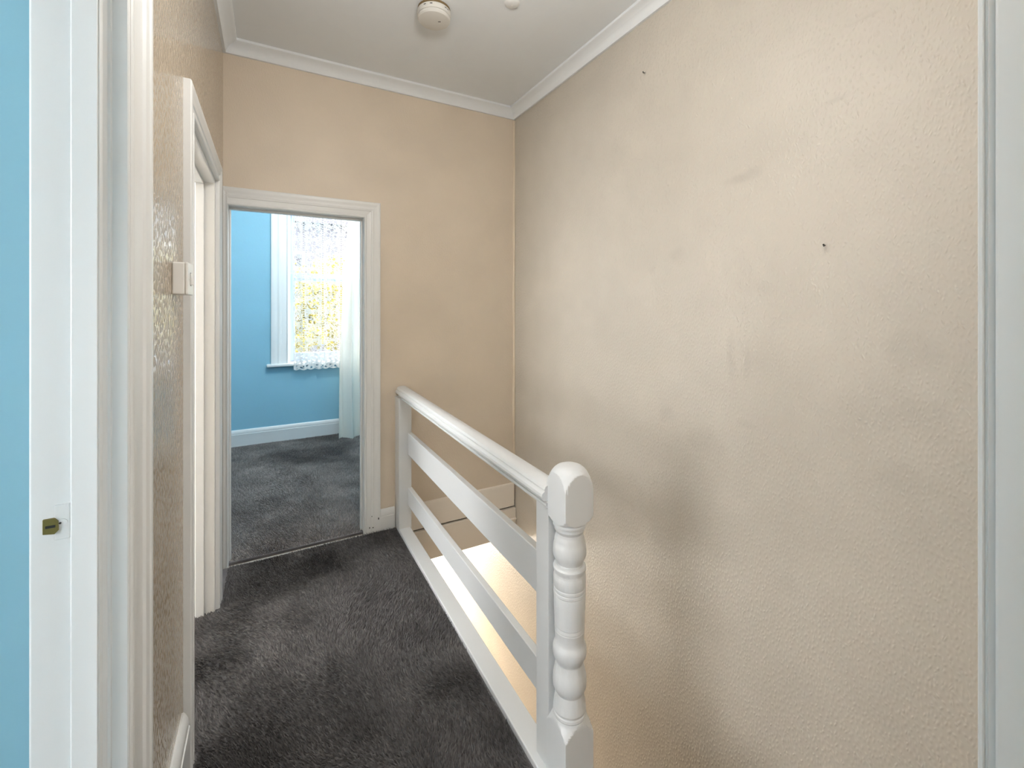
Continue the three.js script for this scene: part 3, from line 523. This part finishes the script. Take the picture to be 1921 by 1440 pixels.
// ---------------------------------------------------------------- outside the bedroom window
struct('ground', 'street in front of the house', 'street', box(-30, 30, GROUND - 0.4, GROUND - 0.2, DF + 0.3, 60), M.asphalt);
{
  const g = thing('house', 'grey gabled house across the street seen through the lace', 'house', [3.2, GROUND - 0.2, 22]);
  part(g, 'wall', box(-9, 9, 0, 8.2, 0, 8), M.render);
  const gable = new THREE.Shape([[-4.2, 0], [2.2, 0], [-1.0, 3.6]].map(([x, y]) => new THREE.Vector2(x, y)));
  const ge = new THREE.ExtrudeGeometry(gable, { depth: 0.4, bevelEnabled: false }); ge.translate(0, 8.2, 0.02); part(g, 'gable', ge, M.render);
  const bb = (x0, y0, x1, y1) => { const L = Math.hypot(x1 - x0, y1 - y0), b = new THREE.BoxGeometry(L, 0.3, 0.25); b.rotateZ(Math.atan2(y1 - y0, x1 - x0)); b.translate((x0 + x1) / 2, (y0 + y1) / 2, 0.3); return b; };
  part(g, 'bargeboard', bb(-4.6, 7.9, -1.0, 12), M.slate); part(g, 'bargeboard', bb(-1.0, 12, 2.6, 7.9), M.slate);
  const roof = new THREE.Shape([[-9.4, 8.1], [9.4, 8.1], [8.5, 12], [-8.5, 12]].map(([x, y]) => new THREE.Vector2(x, y))); const re = new THREE.ExtrudeGeometry(roof, { depth: 0.2, bevelEnabled: false }); re.translate(0, 0, -2.2); part(g, 'roof', re, M.slate);
  for (const [x, y] of [[-2.4, 5.2], [0.4, 5.2], [-2.4, 1.6], [4.2, 5.2], [4.2, 1.6]]) { const w = part(g, 'window', rbox(x - 0.6, x + 0.6, y, y + 1.7, -0.08, 0.05, 0.02), M.white); part(w, 'pane', box(x - 0.5, x + 0.5, y + 0.1, y + 1.6, -0.1, -0.07), M.slate); }
}
function tree(at, h, r, label, n, s) {
  seed = s; const g = thing('street_tree', label, 'tree', at, { group: 'street trees' });
  const tr = new THREE.CylinderGeometry(0.08, 0.14, h * 0.6, 10); tr.translate(0, h * 0.3, 0); part(g, 'trunk', tr, M.bark);
  const pos = [], idx = [];
  for (let i = 0; i < n; i++) {
    const f = rnd() * 6.283, c = rnd() * 2 - 1, q = r * (0.55 + 0.45 * Math.cbrt(rnd())) * (0.8 + 0.35 * Math.sin(f * 3 + c * 5)), y = h - r * 0.8 + q * c * 0.85, x = q * Math.sqrt(1 - c * c) * Math.cos(f), z = q * Math.sqrt(1 - c * c) * Math.sin(f);
    const a = new THREE.Vector3(rnd() - 0.5, rnd() - 0.5, rnd() - 0.5).normalize().multiplyScalar(0.11 + 0.08 * rnd()), b = new THREE.Vector3(rnd() - 0.5, rnd() - 0.5, rnd() - 0.5).normalize().multiplyScalar(0.08), k = pos.length / 3;
    pos.push(x - a.x, y - a.y, z - a.z, x + b.x, y + b.y, z + b.z, x + a.x, y + a.y, z + a.z, x - b.x, y - b.y, z - b.z); idx.push(k, k + 1, k + 2, k, k + 2, k + 3);
  }
  const geo = new THREE.BufferGeometry(); geo.setAttribute('position', new THREE.Float32BufferAttribute(pos, 3)); geo.setIndex(idx); geo.computeVertexNormals();
  part(g, 'foliage', geo, M.leaf).userData.kind = 'stuff';
}
tree([1.0, GROUND - 0.2, 14], 5.6, 1.5, 'yellow-green street tree outside the bedroom window', 2600, 11);
tree([2.6, GROUND - 0.2, 17], 6.2, 1.5, 'taller yellow-green tree against the house across the street', 2400, 12);
tree([0.2, GROUND - 0.2, 11], 3.2, 1.2, 'low yellow-green tree nearest the bedroom window', 2200, 13);
tree([2.9, GROUND - 0.2, 10.5], 2.6, 1.0, 'small round yellow-green tree by the pavement', 1800, 14);

// ---------------------------------------------------------------- carpet pile
function pile(parent, x0, x1, d0, d1, step, h, s, inside, base, tint) {
  const cone = new THREE.ConeGeometry(0.0044, 1, 3, 1, true); cone.translate(0, 0.5, 0);
  const list = [], y = 0; seed = s;
  const nx = Math.floor((x1 - x0) / step), nd = Math.floor((d1 - d0) / step);
  for (let j = 0; j < nd; j++) for (let i = 0; i < nx; i++) { const x = x0 + (i + 0.15 + 0.7 * rnd() + 0.5 * (j % 2)) * step, d = d0 + (j + 0.15 + 0.7 * rnd()) * step; if (x < x1 && inside(x, d)) list.push([x, d]); }
  const pos = [], col = [], up = new THREE.Vector3(0, 1, 0), dir = new THREE.Vector3(), q = new THREE.Quaternion(), v = new THREE.Vector3(), src = cone.toNonIndexed().attributes.position;
  list.forEach(([x, d]) => {
    const a = 6.283 * fbm(x * 1.9 + 20, d * 1.9 + 20, 64, 300, 3) * 1.6 + (rnd() - 0.5) * 1.4, l = 0.2 + 1.7 * fbm(x * 3.1 + 9, d * 3.1 + 9, 64, 310, 4) * (0.5 + 0.9 * rnd());
    dir.set(Math.cos(a) * l, 1, Math.sin(a) * l).normalize(); q.setFromUnitVectors(up, dir);
    const k = base * (0.65 + 0.7 * rnd()) * (0.6 + 0.8 * fbm(x * 7 + 3, d * 7 + 3, 128, 320, 3)), hh = h * (0.7 + 0.6 * rnd()), tw = rnd() * 6.3, ct = Math.cos(tw), st = Math.sin(tw);
    for (let i = 0; i < src.count; i++) {
      v.set(src.getX(i) * ct - src.getZ(i) * st, src.getY(i) * hh, src.getX(i) * st + src.getZ(i) * ct).applyQuaternion(q);
      pos.push(x + v.x, y + Math.max(-0.001, v.y), -d + v.z); col.push(k * tint[0], k * tint[1], k * tint[2]);
    }
  });
  const geo = new THREE.BufferGeometry(); geo.setAttribute('position', new THREE.Float32BufferAttribute(pos, 3)); geo.setAttribute('color', new THREE.Float32BufferAttribute(col, 3)); geo.computeVertexNormals();
  const m = shade(new THREE.Mesh(geo, M.tuft)); m.name = 'carpet_pile'; m.userData.kind = 'stuff';
  parent.add(m);
}
pile(scene.getObjectByName('floor'), XL - T + 0.005, 0.716, 0.85, 2.858, 0.0066, 0.015, 21, (x, d) => (x < XL + 0.024 ? d > D2[0] + 0.025 && d < D2[1] - 0.025 : true), 0.1, [1.04, 0.98, 0.975]);
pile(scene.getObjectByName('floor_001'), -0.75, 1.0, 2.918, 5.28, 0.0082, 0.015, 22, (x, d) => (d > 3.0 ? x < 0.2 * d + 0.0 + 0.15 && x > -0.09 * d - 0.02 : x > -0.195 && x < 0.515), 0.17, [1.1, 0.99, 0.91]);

renderer.render(scene, camera);
